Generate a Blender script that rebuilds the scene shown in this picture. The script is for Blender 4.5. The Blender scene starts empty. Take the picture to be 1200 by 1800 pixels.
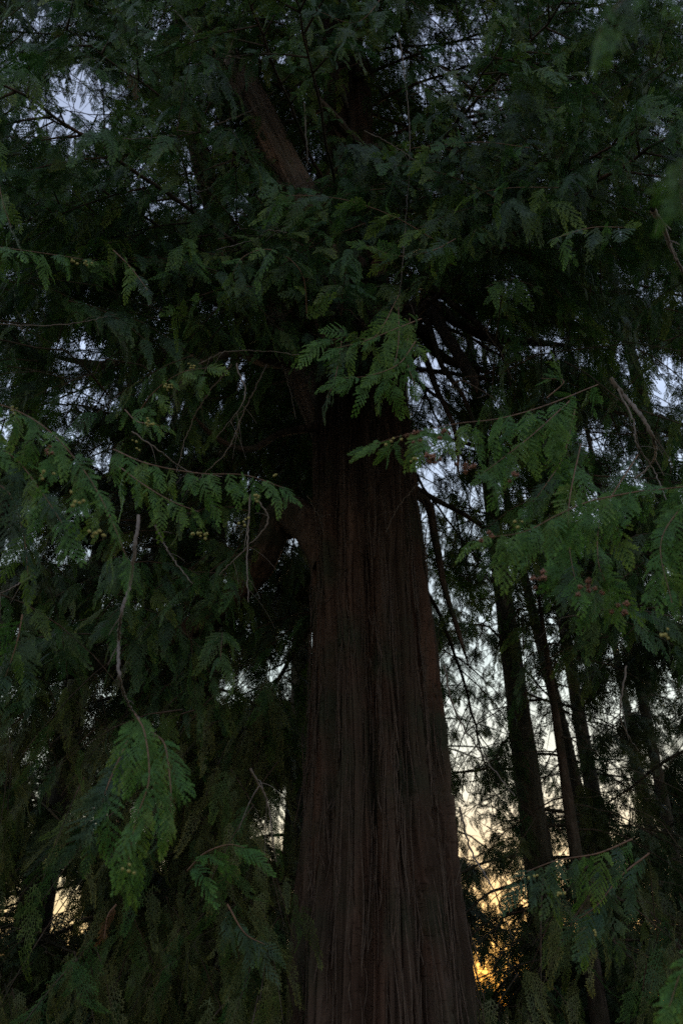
import bpy, math, random
import numpy as np
from mathutils import Vector, Matrix, Quaternion

S = bpy.context.scene
COL = S.collection
R = math.radians

# ------------------------------------------------------------------ camera
PITCH = R(32)
FPX = 1400.0                      # focal length in photograph pixels (1200 x 1800)
cam = bpy.data.cameras.new('camera')
camo = bpy.data.objects.new('camera', cam)
COL.objects.link(camo)
S.camera = camo
cam.sensor_fit = 'VERTICAL'
cam.sensor_height = 36
cam.lens = 28
cam.clip_start = 0.05
cam.clip_end = 2000
camo.location = (0, 0, 1.6)
camo.rotation_euler = (math.pi / 2 + PITCH, 0, 0)
cam.dof.use_dof = True
cam.dof.focus_distance = 4.2
cam.dof.aperture_fstop = 3.2

# ------------------------------------------------------------------ sky
SUN_EL, SUN_AZ = R(2.5), R(12)
w = bpy.data.worlds.new('World')
S.world = w
w.use_nodes = True
nt = w.node_tree
N, L = nt.nodes, nt.links
bg = N['Background']
sky = N.new('ShaderNodeTexSky')
sky.sky_type = 'NISHITA'
sky.sun_disc = False
sky.sun_elevation = SUN_EL
sky.sun_rotation = SUN_AZ
sky.dust_density = 0.6
bg.inputs[1].default_value = 0.05
L.new(sky.outputs[0], bg.inputs[0])
# thin high cloud over the whole sky, warm low down on the side of the setting sun
tc = N.new('ShaderNodeTexCoord')
sep = N.new('ShaderNodeSeparateXYZ')
L.new(tc.outputs['Generated'], sep.inputs[0])
ramp = N.new('ShaderNodeValToRGB')
L.new(sep.outputs['Z'], ramp.inputs[0])
cr = ramp.color_ramp
cr.elements[0].position = 0.0
cr.elements[0].color = (0.55, 0.27, 0.09, 1)
cr.elements[1].position = 1.0
cr.elements[1].color = (0.40, 0.46, 0.66, 1)
for p, c in ((0.06, (0.66, 0.44, 0.20, 1)), (0.13, (0.62, 0.52, 0.34, 1)), (0.22, (0.66, 0.68, 0.58, 1)), (0.34, (0.62, 0.73, 0.72, 1)), (0.60, (0.46, 0.55, 0.74, 1))):
    e = cr.elements.new(p)
    e.color = c
noi = N.new('ShaderNodeTexNoise')
noi.inputs['Scale'].default_value = 2.5
noi.inputs['Detail'].default_value = 5
mp = N.new('ShaderNodeMapping')
mp.inputs['Scale'].default_value = (1, 1, 3)
L.new(tc.outputs['Generated'], mp.inputs[0])
L.new(mp.outputs[0], noi.inputs[0])
mr = N.new('ShaderNodeMapRange')
mr.inputs['From Min'].default_value = 0.3
mr.inputs['From Max'].default_value = 0.7
mr.inputs['To Min'].default_value = 0.75
mr.inputs['To Max'].default_value = 1.35
L.new(noi.outputs[0], mr.inputs[0])
bg2 = N.new('ShaderNodeBackground')
L.new(ramp.outputs[0], bg2.inputs[0])
L.new(mr.outputs[0], bg2.inputs[1])
add = N.new('ShaderNodeAddShader')
L.new(bg.outputs[0], add.inputs[0])
L.new(bg2.outputs[0], add.inputs[1])
L.new(add.outputs[0], N['World Output'].inputs[0])

sun = bpy.data.lights.new('sun', 'SUN')
sun.energy = 2.0
sun.angle = R(4)
sun.color = (1.0, 0.72, 0.42)
suno = bpy.data.objects.new('sun', sun)
COL.objects.link(suno)
sd = Vector((math.sin(SUN_AZ) * math.cos(SUN_EL), math.cos(SUN_AZ) * math.cos(SUN_EL), math.sin(SUN_EL)))
suno.rotation_euler = (sd).to_track_quat('Z', 'Y').to_euler()
suno.location = sd * 60

vs = S.view_settings
vs.view_transform = 'Standard'
vs.look = 'None'
vs.exposure = 0.15
vs.gamma = 1
vs.use_curve_mapping = False
S.cycles.max_bounces = 6
S.cycles.diffuse_bounces = 3
S.cycles.glossy_bounces = 1
S.cycles.transmission_bounces = 3
S.cycles.use_denoising = False

rng = random.Random(7)
nr = np.random.RandomState(7)

# ------------------------------------------------------------------ helpers
CP, SP = math.cos(PITCH), math.sin(PITCH)


def at(px, py, Y):
    """world point seen near photograph pixel px,py at ground distance Y in front of the viewer"""
    a, b = (px - 600) / FPX, (900 - py) / FPX
    d = Vector((a, CP - b * SP, SP + b * CP))
    return Vector((0, 0, 1.6)) + d * (Y / d.y)


def project(p):
    q = p - Vector((0, 0, 1.6))
    dep = q.y * CP + q.z * SP
    if dep < 0.05:
        return None
    return 600 + FPX * q.x / dep, 900 - FPX * (-q.y * SP + q.z * CP) / dep, dep


def prop(o, label=None, cat=None, group=None, kind=None):
    if label: o['label'] = label
    if cat: o['category'] = cat
    if group: o['group'] = group
    if kind: o['kind'] = kind
    return o


def empty(name, loc, parent=None):
    o = bpy.data.objects.new(name, None)
    o.location = loc
    o.empty_display_size = 0.2
    COL.objects.link(o)
    if parent: o.parent = parent
    return o


def link(name, me, parent=None, loc=None):
    o = bpy.data.objects.new(name, me)
    COL.objects.link(o)
    if parent: o.parent = parent
    if loc is not None: o.location = loc
    return o


class Acc:
    """collects tubes and faces, builds one mesh"""

    def __init__(self):
        self.v, self.f, self.n = [], [], 0

    def add(self, v, f):
        v = np.asarray(v, dtype=float)
        f = np.asarray(f, dtype=int)
        self.v.append(v)
        self.f.append(f + self.n)
        self.n += len(v)

    def tube(self, pts, rad, k=6, cap=True):
        n = len(pts)
        P = np.array([tuple(p) for p in pts], dtype=float)
        T = np.gradient(P, axis=0)
        T /= np.linalg.norm(T, axis=1)[:, None] + 1e-9
        ref = np.array([0.0, 0.0, 1.0]) if abs(T[0][2]) < 0.9 else np.array([1.0, 0, 0])
        U = np.zeros_like(P)
        u = np.cross(T[0], ref)
        u /= np.linalg.norm(u)
        for i in range(n):
            u = u - T[i] * np.dot(u, T[i])
            u /= np.linalg.norm(u) + 1e-9
            U[i] = u
        W = np.cross(T, U)
        a = np.arange(k) * 2 * math.pi / k
        rad = np.asarray(rad, dtype=float)
        V = P[:, None, :] + rad[:, None, None] * (np.cos(a)[None, :, None] * U[:, None, :] + np.sin(a)[None, :, None] * W[:, None, :])
        V = V.reshape(-1, 3)
        i = np.arange(n - 1)[:, None] * k
        j = np.arange(k)[None, :]
        j2 = (j + 1) % k
        F = np.stack([i + j, i + j2, i + k + j2, i + k + j], -1).reshape(-1, 4)
        self.add(V, F)

    def mesh(self, name, mat, smooth=True, origin=None):
        V = np.concatenate(self.v) if self.v else np.zeros((0, 3))
        if origin is not None:
            V = V - np.array(tuple(origin))
        return mesh_np(name, V, self.f, mat, smooth)


def mesh_np(name, V, flist, mat, smooth=True):
    me = bpy.data.meshes.new(name)
    if isinstance(flist, np.ndarray): flist = [flist]
    loops = np.concatenate([f.reshape(-1) for f in flist])
    cnt = np.concatenate([np.full(len(f), f.shape[1], dtype=int) for f in flist])
    me.vertices.add(len(V))
    me.vertices.foreach_set('co', np.ascontiguousarray(V, dtype=np.float32).reshape(-1))
    me.loops.add(len(loops))
    me.loops.foreach_set('vertex_index', loops.astype(np.int32))
    me.polygons.add(len(cnt))
    st = np.concatenate([[0], np.cumsum(cnt)[:-1]])
    me.polygons.foreach_set('loop_start', st.astype(np.int32))
    me.update(calc_edges=True)
    if smooth:
        me.polygons.foreach_set('use_smooth', np.ones(len(cnt), dtype=bool))
    if mat: me.materials.append(mat)
    me.validate()
    return me


def vnoise(x, y, seed=0, px=None):
    """smooth value noise, arrays; px = period in x"""
    xi, yi = np.floor(x).astype(int), np.floor(y).astype(int)
    fx, fy = x - xi, y - yi
    fx, fy = fx * fx * (3 - 2 * fx), fy * fy * (3 - 2 * fy)

    def h(i, j):
        if px: i = np.mod(i, px)
        n = (i * 374761393 + j * 668265263 + seed * 982451653) & 0x7fffffff
        n = ((n ^ (n >> 13)) * 1274126177) & 0x7fffffff
        n = n ^ (n >> 16)
        return (n & 0xffff) / 65535.0
    a, b, c, d = h(xi, yi), h(xi + 1, yi), h(xi, yi + 1), h(xi + 1, yi + 1)
    return (a * (1 - fx) + b * fx) * (1 - fy) + (c * (1 - fx) + d * fx) * fy


def spline(pts, n):
    """Catmull-Rom through points"""
    P = [Vector(p) for p in pts]
    P = [P[0] * 2 - P[1]] + P + [P[-1] * 2 - P[-2]]
    out = []
    m = len(P) - 3
    for k in range(n):
        t = k / (n - 1) * m
        i = min(int(t), m - 1)
        u = t - i
        a, b, c, d = P[i:i + 4]
        out.append(0.5 * ((2 * b) + (c - a) * u + (2 * a - 5 * b + 4 * c - d) * u * u + (3 * b - a - 3 * c + d) * u ** 3))
    return out


# ------------------------------------------------------------------ materials
def mat(name, build):
    m = bpy.data.materials.new(name)
    m.use_nodes = True
    t = m.node_tree
    build(m, t.nodes, t.links, t.nodes['Principled BSDF'], t.nodes['Material Output'])
    return m


def ramp_of(nodes, cols):
    r = nodes.new('ShaderNodeValToRGB')
    el = r.color_ramp.elements
    while len(el) < len(cols): el.new(0.5)
    for e, (p, c) in zip(el, cols):
        e.position = p
        e.color = (*c, 1)
    return r


def bark_mat(name, cols, su=18.0, sv=0.7, bump=0.6, uv=True, moss=None):
    def b(m, n, l, p, out):
        tc = n.new('ShaderNodeTexCoord')
        mp = n.new('ShaderNodeMapping')
        l.new(tc.outputs['UV' if uv else 'Object'], mp.inputs[0])
        mp.inputs['Scale'].default_value = (su, sv, 1) if uv else (su, su, sv)
        n1 = n.new('ShaderNodeTexNoise')
        n1.inputs['Scale'].default_value = 1
        n1.inputs['Detail'].default_value = 8
        n1.inputs['Roughness'].default_value = 0.65
        n1.inputs['Distortion'].default_value = 0.4
        l.new(mp.outputs[0], n1.inputs[0])
        r = ramp_of(n, cols)
        l.new(n1.outputs[0], r.inputs[0])
        mp2 = n.new('ShaderNodeMapping')
        l.new(tc.outputs['UV' if uv else 'Object'], mp2.inputs[0])
        mp2.inputs['Scale'].default_value = (3.5, 0.35, 1) if uv else (3, 3, 0.5)
        n2 = n.new('ShaderNodeTexNoise')
        n2.inputs['Scale'].default_value = 1
        n2.inputs['Detail'].default_value = 4
        l.new(mp2.outputs[0], n2.inputs[0])
        r2 = ramp_of(n, [(0.35, (0.75, 0.78, 0.74)), (0.5, (0.95, 0.92, 0.9)), (0.68, (1.25, 0.95, 0.82))])
        l.new(n2.outputs[0], r2.inputs[0])
        mx = n.new('ShaderNodeMix')
        mx.data_type = 'RGBA'
        mx.blend_type = 'MULTIPLY'
        mx.inputs[0].default_value = 0.9
        l.new(r.outputs[0], mx.inputs[6])
        l.new(r2.outputs[0], mx.inputs[7])
        cur = mx.outputs[2]
        if moss:
            n3 = n.new('ShaderNodeTexNoise')
            n3.inputs['Scale'].default_value = moss
            n3.inputs['Detail'].default_value = 6
            l.new(tc.outputs['Object'], n3.inputs[0])
            rr = ramp_of(n, [(0.5, (0, 0, 0)), (0.66, (1, 1, 1))])
            l.new(n3.outputs[0], rr.inputs[0])
            m3 = n.new('ShaderNodeMix')
            m3.data_type = 'RGBA'
            l.new(rr.outputs[0], m3.inputs[0])
            l.new(cur, m3.inputs[6])
            m3.inputs[7].default_value = (0.035, 0.037, 0.026, 1)
            cur = m3.outputs[2]
        if uv:
            mp4 = n.new('ShaderNodeMapping')
            l.new(tc.outputs['UV'], mp4.inputs[0])
            mp4.inputs['Scale'].default_value = (24, 42, 1)
            n4 = n.new('ShaderNodeTexNoise')
            n4.inputs['Scale'].default_value = 1
            n4.inputs['Detail'].default_value = 2
            n4.inputs['Distortion'].default_value = 0.6
            l.new(mp4.outputs[0], n4.inputs[0])
            r4 = ramp_of(n, [(0.60, (1, 1, 1)), (0.68, (0.4, 0.36, 0.33))])
            l.new(n4.outputs[0], r4.inputs[0])
            m4 = n.new('ShaderNodeMix')
            m4.data_type = 'RGBA'
            m4.blend_type = 'MULTIPLY'
            mz = n.new('ShaderNodeMapRange')
            mz.inputs['From Min'].default_value = 0.42
            mz.inputs['From Max'].default_value = 0.58
            l.new(n2.outputs[0], mz.inputs[0])
            l.new(mz.outputs[0], m4.inputs[0])
            l.new(cur, m4.inputs[6])
            l.new(r4.outputs[0], m4.inputs[7])
            cur = m4.outputs[2]
        l.new(cur, p.inputs['Base Color'])
        p.inputs['Roughness'].default_value = 0.92
        p.inputs['Specular IOR Level'].default_value = 0.2
        bp = n.new('ShaderNodeBump')
        bp.inputs['Strength'].default_value = bump
        bp.inputs['Distance'].default_value = 0.02
        l.new(n1.outputs[0], bp.inputs['Height'])
        l.new(bp.outputs[0], p.inputs['Normal'])
    return mat(name, b)


def leaf_mat(name, c1, c2, c3, trans=0.35, rough=0.5):
    def b(m, n, l, p, out):
        oi = n.new('ShaderNodeObjectInfo')
        r = ramp_of(n, [(0.0, c1), (0.5, c2), (1.0, c3)])
        l.new(oi.outputs['Random'], r.inputs[0])
        tc = n.new('ShaderNodeTexCoord')
        no = n.new('ShaderNodeTexNoise')
        no.inputs['Scale'].default_value = 14
        no.inputs['Detail'].default_value = 3
        l.new(tc.outputs['Object'], no.inputs[0])
        hs = n.new('ShaderNodeHueSaturation')
        mr = n.new('ShaderNodeMapRange')
        mr.inputs['From Min'].default_value = 0.3
        mr.inputs['From Max'].default_value = 0.7
        mr.inputs['To Min'].default_value = 0.7
        mr.inputs['To Max'].default_value = 1.35
        l.new(no.outputs[0], mr.inputs[0])
        l.new(mr.outputs[0], hs.inputs['Value'])
        ta = n.new('ShaderNodeAttribute')
        ta.attribute_name = 'tip'
        tr_ = ramp_of(n, [(0.35, (1, 1, 1)), (1.0, (2.1, 1.75, 1.0))])
        l.new(ta.outputs['Fac'], tr_.inputs[0])
        hm = n.new('ShaderNodeMix')
        hm.data_type = 'RGBA'
        hm.blend_type = 'MULTIPLY'
        hm.inputs[0].default_value = 1
        l.new(r.outputs[0], hm.inputs[6])
        l.new(tr_.outputs[0], hm.inputs[7])
        l.new(hm.outputs[2], hs.inputs['Color'])
        l.new(hs.outputs[0], p.inputs['Base Color'])
        p.inputs['Roughness'].default_value = rough
        p.inputs['Specular IOR Level'].default_value = 0.3
        tr = n.new('ShaderNodeBsdfTranslucent')
        l.new(hs.outputs[0], tr.inputs[0])
        ms = n.new('ShaderNodeMixShader')
        ms.inputs[0].default_value = trans
        l.new(p.outputs[0], ms.inputs[1])
        l.new(tr.outputs[0], ms.inputs[2])
        l.new(ms.outputs[0], out.inputs[0])
    return mat(name, b)


def plain_mat(name, cols, scale=30, rough=0.8):
    def b(m, n, l, p, out):
        no = n.new('ShaderNodeTexNoise')
        no.inputs['Scale'].default_value = scale
        no.inputs['Detail'].default_value = 5
        tc = n.new('ShaderNodeTexCoord')
        l.new(tc.outputs['Object'], no.inputs[0])
        r = ramp_of(n, cols)
        l.new(no.outputs[0], r.inputs[0])
        l.new(r.outputs[0], p.inputs['Base Color'])
        p.inputs['Roughness'].default_value = rough
        bp = n.new('ShaderNodeBump')
        bp.inputs['Strength'].default_value = 0.4
        bp.inputs['Distance'].default_value = 0.01
        l.new(no.outputs[0], bp.inputs['Height'])
        l.new(bp.outputs[0], p.inputs['Normal'])
    return mat(name, b)


M_BARK = bark_mat('cedar_bark', [(0.28, (0.028, 0.018, 0.015)), (0.42, (0.052, 0.034, 0.028)), (0.55, (0.072, 0.049, 0.041)), (0.7, (0.100, 0.073, 0.063))], su=26, sv=1.0, bump=0.8, moss=1.6)
M_STEM = bark_mat('stem_bark', [(0.28, (0.035, 0.025, 0.021)), (0.42, (0.09, 0.068, 0.058)), (0.55, (0.15, 0.12, 0.105)), (0.7, (0.22, 0.18, 0.16))], su=26, sv=1.0, bump=0.8)
M_LIMB = bark_mat('limb_bark', [(0.3, (0.025, 0.018, 0.015)), (0.5, (0.06, 0.044, 0.037)), (0.7, (0.12, 0.095, 0.085))], su=25, sv=6, bump=0.5, uv=False, moss=3)
M_FIBRE = plain_mat('bark_fibre', [(0.3, (0.035, 0.022, 0.017)), (0.7, (0.085, 0.056, 0.045))], 20)
M_TWIG = plain_mat('grey_twig', [(0.3, (0.06, 0.046, 0.040)), (0.6, (0.15, 0.122, 0.11))], 40)
M_RTWIG = plain_mat('red_twig', [(0.3, (0.07, 0.035, 0.022)), (0.6, (0.15, 0.08, 0.05))], 40)
M_BGBARK = bark_mat('dark_bark', [(0.3, (0.035, 0.033, 0.027)), (0.5, (0.065, 0.062, 0.05)), (0.7, (0.11, 0.105, 0.085))], su=12, sv=2, bump=0.6, uv=False)
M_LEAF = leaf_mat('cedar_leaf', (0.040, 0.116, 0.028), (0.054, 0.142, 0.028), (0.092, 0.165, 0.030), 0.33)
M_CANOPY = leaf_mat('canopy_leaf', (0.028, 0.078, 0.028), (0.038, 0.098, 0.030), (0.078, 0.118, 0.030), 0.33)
M_BRIGHT = leaf_mat('green_canopy_leaf', (0.036, 0.096, 0.022), (0.050, 0.120, 0.024), (0.088, 0.145, 0.026), 0.33)
M_BLUE = leaf_mat('blue_grey_leaf', (0.034, 0.070, 0.044), (0.030, 0.072, 0.036), (0.046, 0.086, 0.034), 0.3)
M_DRY = leaf_mat('dry_leaf', (0.09, 0.042, 0.022), (0.11, 0.055, 0.028), (0.08, 0.055, 0.028), 0.3)
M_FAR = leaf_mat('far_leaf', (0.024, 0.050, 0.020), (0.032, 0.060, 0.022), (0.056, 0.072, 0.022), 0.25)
M_OLIVE = leaf_mat('olive_leaf', (0.060, 0.088, 0.034), (0.085, 0.105, 0.042), (0.11, 0.125, 0.05), 0.3)
M_CONE = plain_mat('brown_cone', [(0.3, (0.20, 0.085, 0.055)), (0.7, (0.38, 0.19, 0.13))], 60)
M_BUD = plain_mat('yellow_cone', [(0.3, (0.26, 0.25, 0.07)), (0.7, (0.42, 0.36, 0.13))], 60)
M_GROUND = plain_mat('forest_floor', [(0.3, (0.035, 0.028, 0.016)), (0.5, (0.06, 0.055, 0.025)), (0.7, (0.05, 0.075, 0.03))], 3, 0.95)


# ------------------------------------------------------------------ cedar sprays (fronds)
def frond_mesh(name, m, seed, Lf=1.0, npin=15, npl=8, sub=0, droop=0.35, leafw=0.021, wide=0.36, lobe=0.62):
    """flat scale-leaved spray along +Y, normal +Z, length 1, drooping towards -Z"""
    r = random.Random(seed)
    V, F3, TIP = [], [], []
    bend = droop * r.uniform(0.6, 1.3)
    side_c = r.uniform(-0.10, 0.10)

    def warp(x, y, z=0.0):
        return (x + side_c * y * y, y * (1 - 0.12 * bend * y), z - bend * 0.55 * y * y - 0.35 * x * x - 0.03 * math.sin(9 * y + seed))

    def kite(ax, ay, bx, by, wd, tip=0.0, z0=0.0):
        dx, dy = bx - ax, by - ay
        ln = math.hypot(dx, dy) + 1e-9
        nx, ny = -dy / ln * wd, dx / ln * wd
        mx_, my_ = ax + dx * 0.45, ay + dy * 0.45
        i = len(V)
        zc = r.uniform(-0.006, 0.006) + z0
        TIP.extend([min(1, tip)] * 4)
        V.append(warp(ax, ay, z0))
        V.append(warp(mx_ + nx, my_ + ny, -wd * 0.5 + zc))
        V.append(warp(bx, by, zc))
        V.append(warp(mx_ - nx, my_ - ny, -wd * 0.5 + zc))
        F3.append((i, i + 1, i + 2))
        F3.append((i, i + 2, i + 3))

    # rachis
    for k in range(10):
        kite(0, k / 10, 0, (k + 1.3) / 10, 0.011 * (1.25 - k / 10), 0.0)
    pitch = 0.034 if sub else 0.05
    for s in (-1, 1):
        for i in range(npin):
            t = (i + 0.5 + (0.25 if s > 0 else -0.25)) / npin
            if r.random() < 0.07: continue
            prof = min(1.0, 0.45 + t * 2.6) * (1 - t) ** 0.8
            pl = wide * prof * r.uniform(0.6, 1.2) + 0.045
            ang = R(54 - 16 * t + r.uniform(-6, 6))
            curve = R(r.uniform(8, 24))
            px_, py_ = 0.0, t * 0.94
            segs = max(2, int(round(pl / pitch)))
            st = pl / segs
            lift = r.uniform(-0.45, 0.3)
            big = sub and r.random() < 0.12 and t < 0.6
            for q in range(segs):
                u = q / segs
                a = ang - curve * u
                dx, dy = s * math.sin(a), math.cos(a)
                ex, ey = px_ + dx * st, py_ + dy * st
                tip = min(1, 0.65 * u + 0.5 * t * t)
                z0 = lift * (px_ * px_ + 0.0)
                kite(px_, py_, ex + dx * st * 0.5, ey + dy * st * 0.5, leafw * 0.5 * (1.1 - 0.5 * u), tip, z0)
                l2 = (1.0 if big else lobe) / npin * (1 - 0.55 * u) * r.uniform(0.7, 1.3)
                for s2 in (-1, 1):
                    a2 = a + s2 * R(40 + r.uniform(-5, 5))
                    if s2 < 0: a2 = a - R(34)
                    f_ = 0.35 if s2 > 0 else 0.75
                    hx, hy = px_ + dx * st * f_, py_ + dy * st * f_
                    kite(hx, hy, hx + s * math.sin(a2) * l2, hy + math.cos(a2) * l2, leafw * 0.42, tip + 0.1, z0)
                    if big and q < segs - 1:
                        for s3 in (-1, 1):
                            for f3 in (0.3, 0.6):
                                a3, l3 = a2 + s3 * 0.75, l2 * 0.36
                                bx_, by_ = hx + s * math.sin(a2) * l2 * f3, hy + math.cos(a2) * l2 * f3
                                kite(bx_, by_, bx_ + s * math.sin(a3) * l3, by_ + math.cos(a3) * l3, leafw * 0.34, tip + 0.15, z0)
                px_, py_ = ex, ey
    me = mesh_np(name, np.array(V), np.array(F3), m, smooth=False)
    at_ = me.attributes.new('tip', 'FLOAT', 'POINT')
    at_.data.foreach_set('value', np.array(TIP, dtype=np.float32))
    return me


def far_cluster_mesh(name, m, seed, n=8, npin=8):
    """a branchlet with several coarse sprays, length 1 along +Y, hanging"""
    r = random.Random(seed)
    a = Acc()
    base = [np.zeros((0, 3))]
    src = []
    for k in range(3):
        me = frond_mesh('tmp', None, seed * 10 + k, npin=npin, leafw=0.034, droop=0.5, wide=0.32)
        v = np.empty(len(me.vertices) * 3, dtype=np.float32)
        me.vertices.foreach_get('co', v)
        f = np.empty(len(me.polygons) * 3, dtype=np.int32)
        me.loops.foreach_get('vertex_index', f)
        src.append((v.reshape(-1, 3), f.reshape(-1, 3)))
        bpy.data.meshes.remove(me)
    for k in range(n):
        t = k / n
        s = -1 if k % 2 else 1
        v, f = src[k % 3]
        sc = (0.62 - 0.22 * t) * r.uniform(0.8, 1.2)
        ang = s * R(r.uniform(25, 65)) if k < n - 1 else 0
        mtx = Matrix.Translation((0, t * 0.75, -0.25 * t * t)) @ Matrix.Rotation(-ang, 4, 'Z') @ Matrix.Rotation(R(r.uniform(-60, -5)), 4, 'X') @ Matrix.Rotation(R(r.uniform(-35, 35)), 4, 'Y') @ Matrix.Scale(sc, 4)
        mm = np.array(mtx)
        a.add(v @ mm[:3, :3].T + mm[:3, 3], f)
    return a.mesh(name, m, smooth=False)


def unlinked(name, meshes):
    c = bpy.data.collections.new(name)
    for i, me in enumerate(meshes):
        c.objects.link(bpy.data.objects.new(name + '_source', me))
    return c


def scatter_tree(name, coll):
    g = bpy.data.node_groups.new(name, 'GeometryNodeTree')
    g.interface.new_socket('Geometry', in_out='INPUT', socket_type='NodeSocketGeometry')
    g.interface.new_socket('Geometry', in_out='OUTPUT', socket_type='NodeSocketGeometry')
    n, l = g.nodes, g.links
    gi, go = n.new('NodeGroupInput'), n.new('NodeGroupOutput')
    ip = n.new('GeometryNodeInstanceOnPoints')
    ci = n.new('GeometryNodeCollectionInfo')
    ci.inputs['Collection'].default_value = coll
    ci.inputs['Separate Children'].default_value = True
    ci.inputs['Reset Children'].default_value = True

    def attr(nm, ty):
        a = n.new('GeometryNodeInputNamedAttribute')
        a.data_type = ty
        a.inputs['Name'].default_value = nm
        return a.outputs['Attribute']
    l.new(gi.outputs[0], ip.inputs['Points'])
    l.new(ci.outputs[0], ip.inputs['Instance'])
    ip.inputs['Pick Instance'].default_value = True
    l.new(attr('pick', 'INT'), ip.inputs['Instance Index'])
    l.new(attr('rot', 'FLOAT_VECTOR'), ip.inputs['Rotation'])
    l.new(attr('size', 'FLOAT'), ip.inputs['Scale'])
    l.new(ip.outputs[0], go.inputs[0])
    return g


def scatter(name, items, tree, nvar, parent, m):
    """items: list of (point, Matrix3 rotation, scale)"""
    me = bpy.data.meshes.new(name)
    me.from_pydata([tuple(i[0]) for i in items], [], [])
    a = me.attributes.new('rot', 'FLOAT_VECTOR', 'POINT')
    a.data.foreach_set('vector', np.array([tuple(i[1].to_euler()) for i in items], dtype=np.float32).reshape(-1))
    a = me.attributes.new('size', 'FLOAT', 'POINT')
    a.data.foreach_set('value', np.array([i[2] for i in items], dtype=np.float32))
    a = me.attributes.new('pick', 'INT', 'POINT')
    a.data.foreach_set('value', np.array([(i[3] if len(i) > 3 else rng.randrange(nvar)) for i in items], dtype=np.int32))
    me.materials.append(m)
    o = link(name, me, parent)
    md = o.modifiers.new('sprays', 'NODES')
    md.node_group = tree
    prop(o, kind='stuff')
    return o


def frame(yaxis, up):
    """rotation matrix with Y along yaxis and Z near up"""
    y = yaxis.normalized()
    x = y.cross(up)
    if x.length < 1e-4: x = y.cross(Vector((1, 0, 0.1)))
    x.normalize()
    z = x.cross(y)
    return Matrix((x, y, z)).transposed()


NEAR = [frond_mesh('near_frond', M_LEAF, 11 + i, npin=9 + i % 4, sub=1, leafw=0.027, wide=0.27 + 0.035 * (i % 3), lobe=0.46) for i in range(14)]
NEARB = []
for me in NEAR[:8]:
    c = me.copy()
    c.materials[0] = M_BLUE
    NEARB.append(c)
DRYM = NEAR[5].copy()
DRYM.materials[0] = M_DRY
NEAR_C = unlinked('near_spray', NEAR + NEARB)
NEAR_T = scatter_tree('near_sprays', NEAR_C)
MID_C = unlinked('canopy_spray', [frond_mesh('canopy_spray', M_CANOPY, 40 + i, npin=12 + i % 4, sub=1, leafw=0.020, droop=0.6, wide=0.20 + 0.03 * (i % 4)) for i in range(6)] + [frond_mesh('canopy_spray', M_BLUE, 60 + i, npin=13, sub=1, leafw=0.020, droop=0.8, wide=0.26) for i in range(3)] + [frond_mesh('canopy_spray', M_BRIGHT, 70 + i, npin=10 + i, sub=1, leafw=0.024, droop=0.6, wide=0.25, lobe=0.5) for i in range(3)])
MID_T = scatter_tree('canopy_sprays', MID_C)
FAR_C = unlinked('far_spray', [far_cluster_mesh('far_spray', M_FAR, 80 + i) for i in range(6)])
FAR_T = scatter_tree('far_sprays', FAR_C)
HANG_C = unlinked('hanging_spray', [frond_mesh('hanging_spray', M_OLIVE if i < 3 else M_CANOPY, 140 + i, npin=16, leafw=0.014, droop=0.5, wide=0.12 + 0.03 * i, lobe=0.9) for i in range(4)])
HANG_T = scatter_tree('hanging_sprays', HANG_C)
OLV_C = unlinked('olive_spray', [far_cluster_mesh('olive_spray', M_OLIVE, 90 + i) for i in range(4)] + [far_cluster_mesh('far_spray', M_FAR, 97)])
OLV_T = scatter_tree('olive_sprays', OLV_C)

# ------------------------------------------------------------------ ground
xs = np.concatenate([np.linspace(-900, -60, 15), np.linspace(-50, 50, 101), np.linspace(60, 900, 15)])
GX, GY = np.meshgrid(xs, xs + 5)
GZ = 0.18 * (vnoise(GX * 0.25 + 50, GY * 0.25 + 50, 3) - 0.5) + 0.06 * (vnoise(GX * 1.1 + 90, GY * 1.1 + 90, 4) - 0.5) - 0.05
n_ = len(xs)
ii = (np.arange(n_ - 1)[:, None] * n_ + np.arange(n_ - 1)[None, :]).reshape(-1)
ground = link('ground', mesh_np('ground', np.stack([GX, GY, GZ], -1).reshape(-1, 3), np.stack([ii, ii + 1, ii + n_ + 1, ii + n_], -1), M_GROUND))
prop(ground, kind='structure')

# ------------------------------------------------------------------ the great cedar
TX, TY = 0.34, 6.7
giant = empty('giant_cedar', (TX, TY, 0))
prop(giant, 'huge fluted red brown cedar trunk rising in the middle with drooping green fronds', 'tree')


def trunk_c(z):
    return TX - 0.012 * z - 0.0006 * z * z, TY


def trunk_r(z):
    return float(np.interp(z, [-0.5, 0.3, 1.5, 2.6, 3.9, 5.6, 6.8, 9, 13, 20], [1.05, 0.86, 0.66, 0.605, 0.56, 0.525, 0.49, 0.42, 0.33, 0.16]))


# grooves and lobes round the trunk, by bearing (0 = towards the viewer, positive to the right), in radians
GROOVE = [(-1.25, 0.10, 0.05), (-0.72, 0.10, 0.07), (-0.17, 0.14, 0.17), (0.42, 0.13, 0.12), (0.95, 0.12, 0.09), (1.5, 0.14, 0.08), (2.3, 0.2, 0.10), (3.1, 0.2, 0.08), (-2.2, 0.2, 0.1)]


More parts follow.
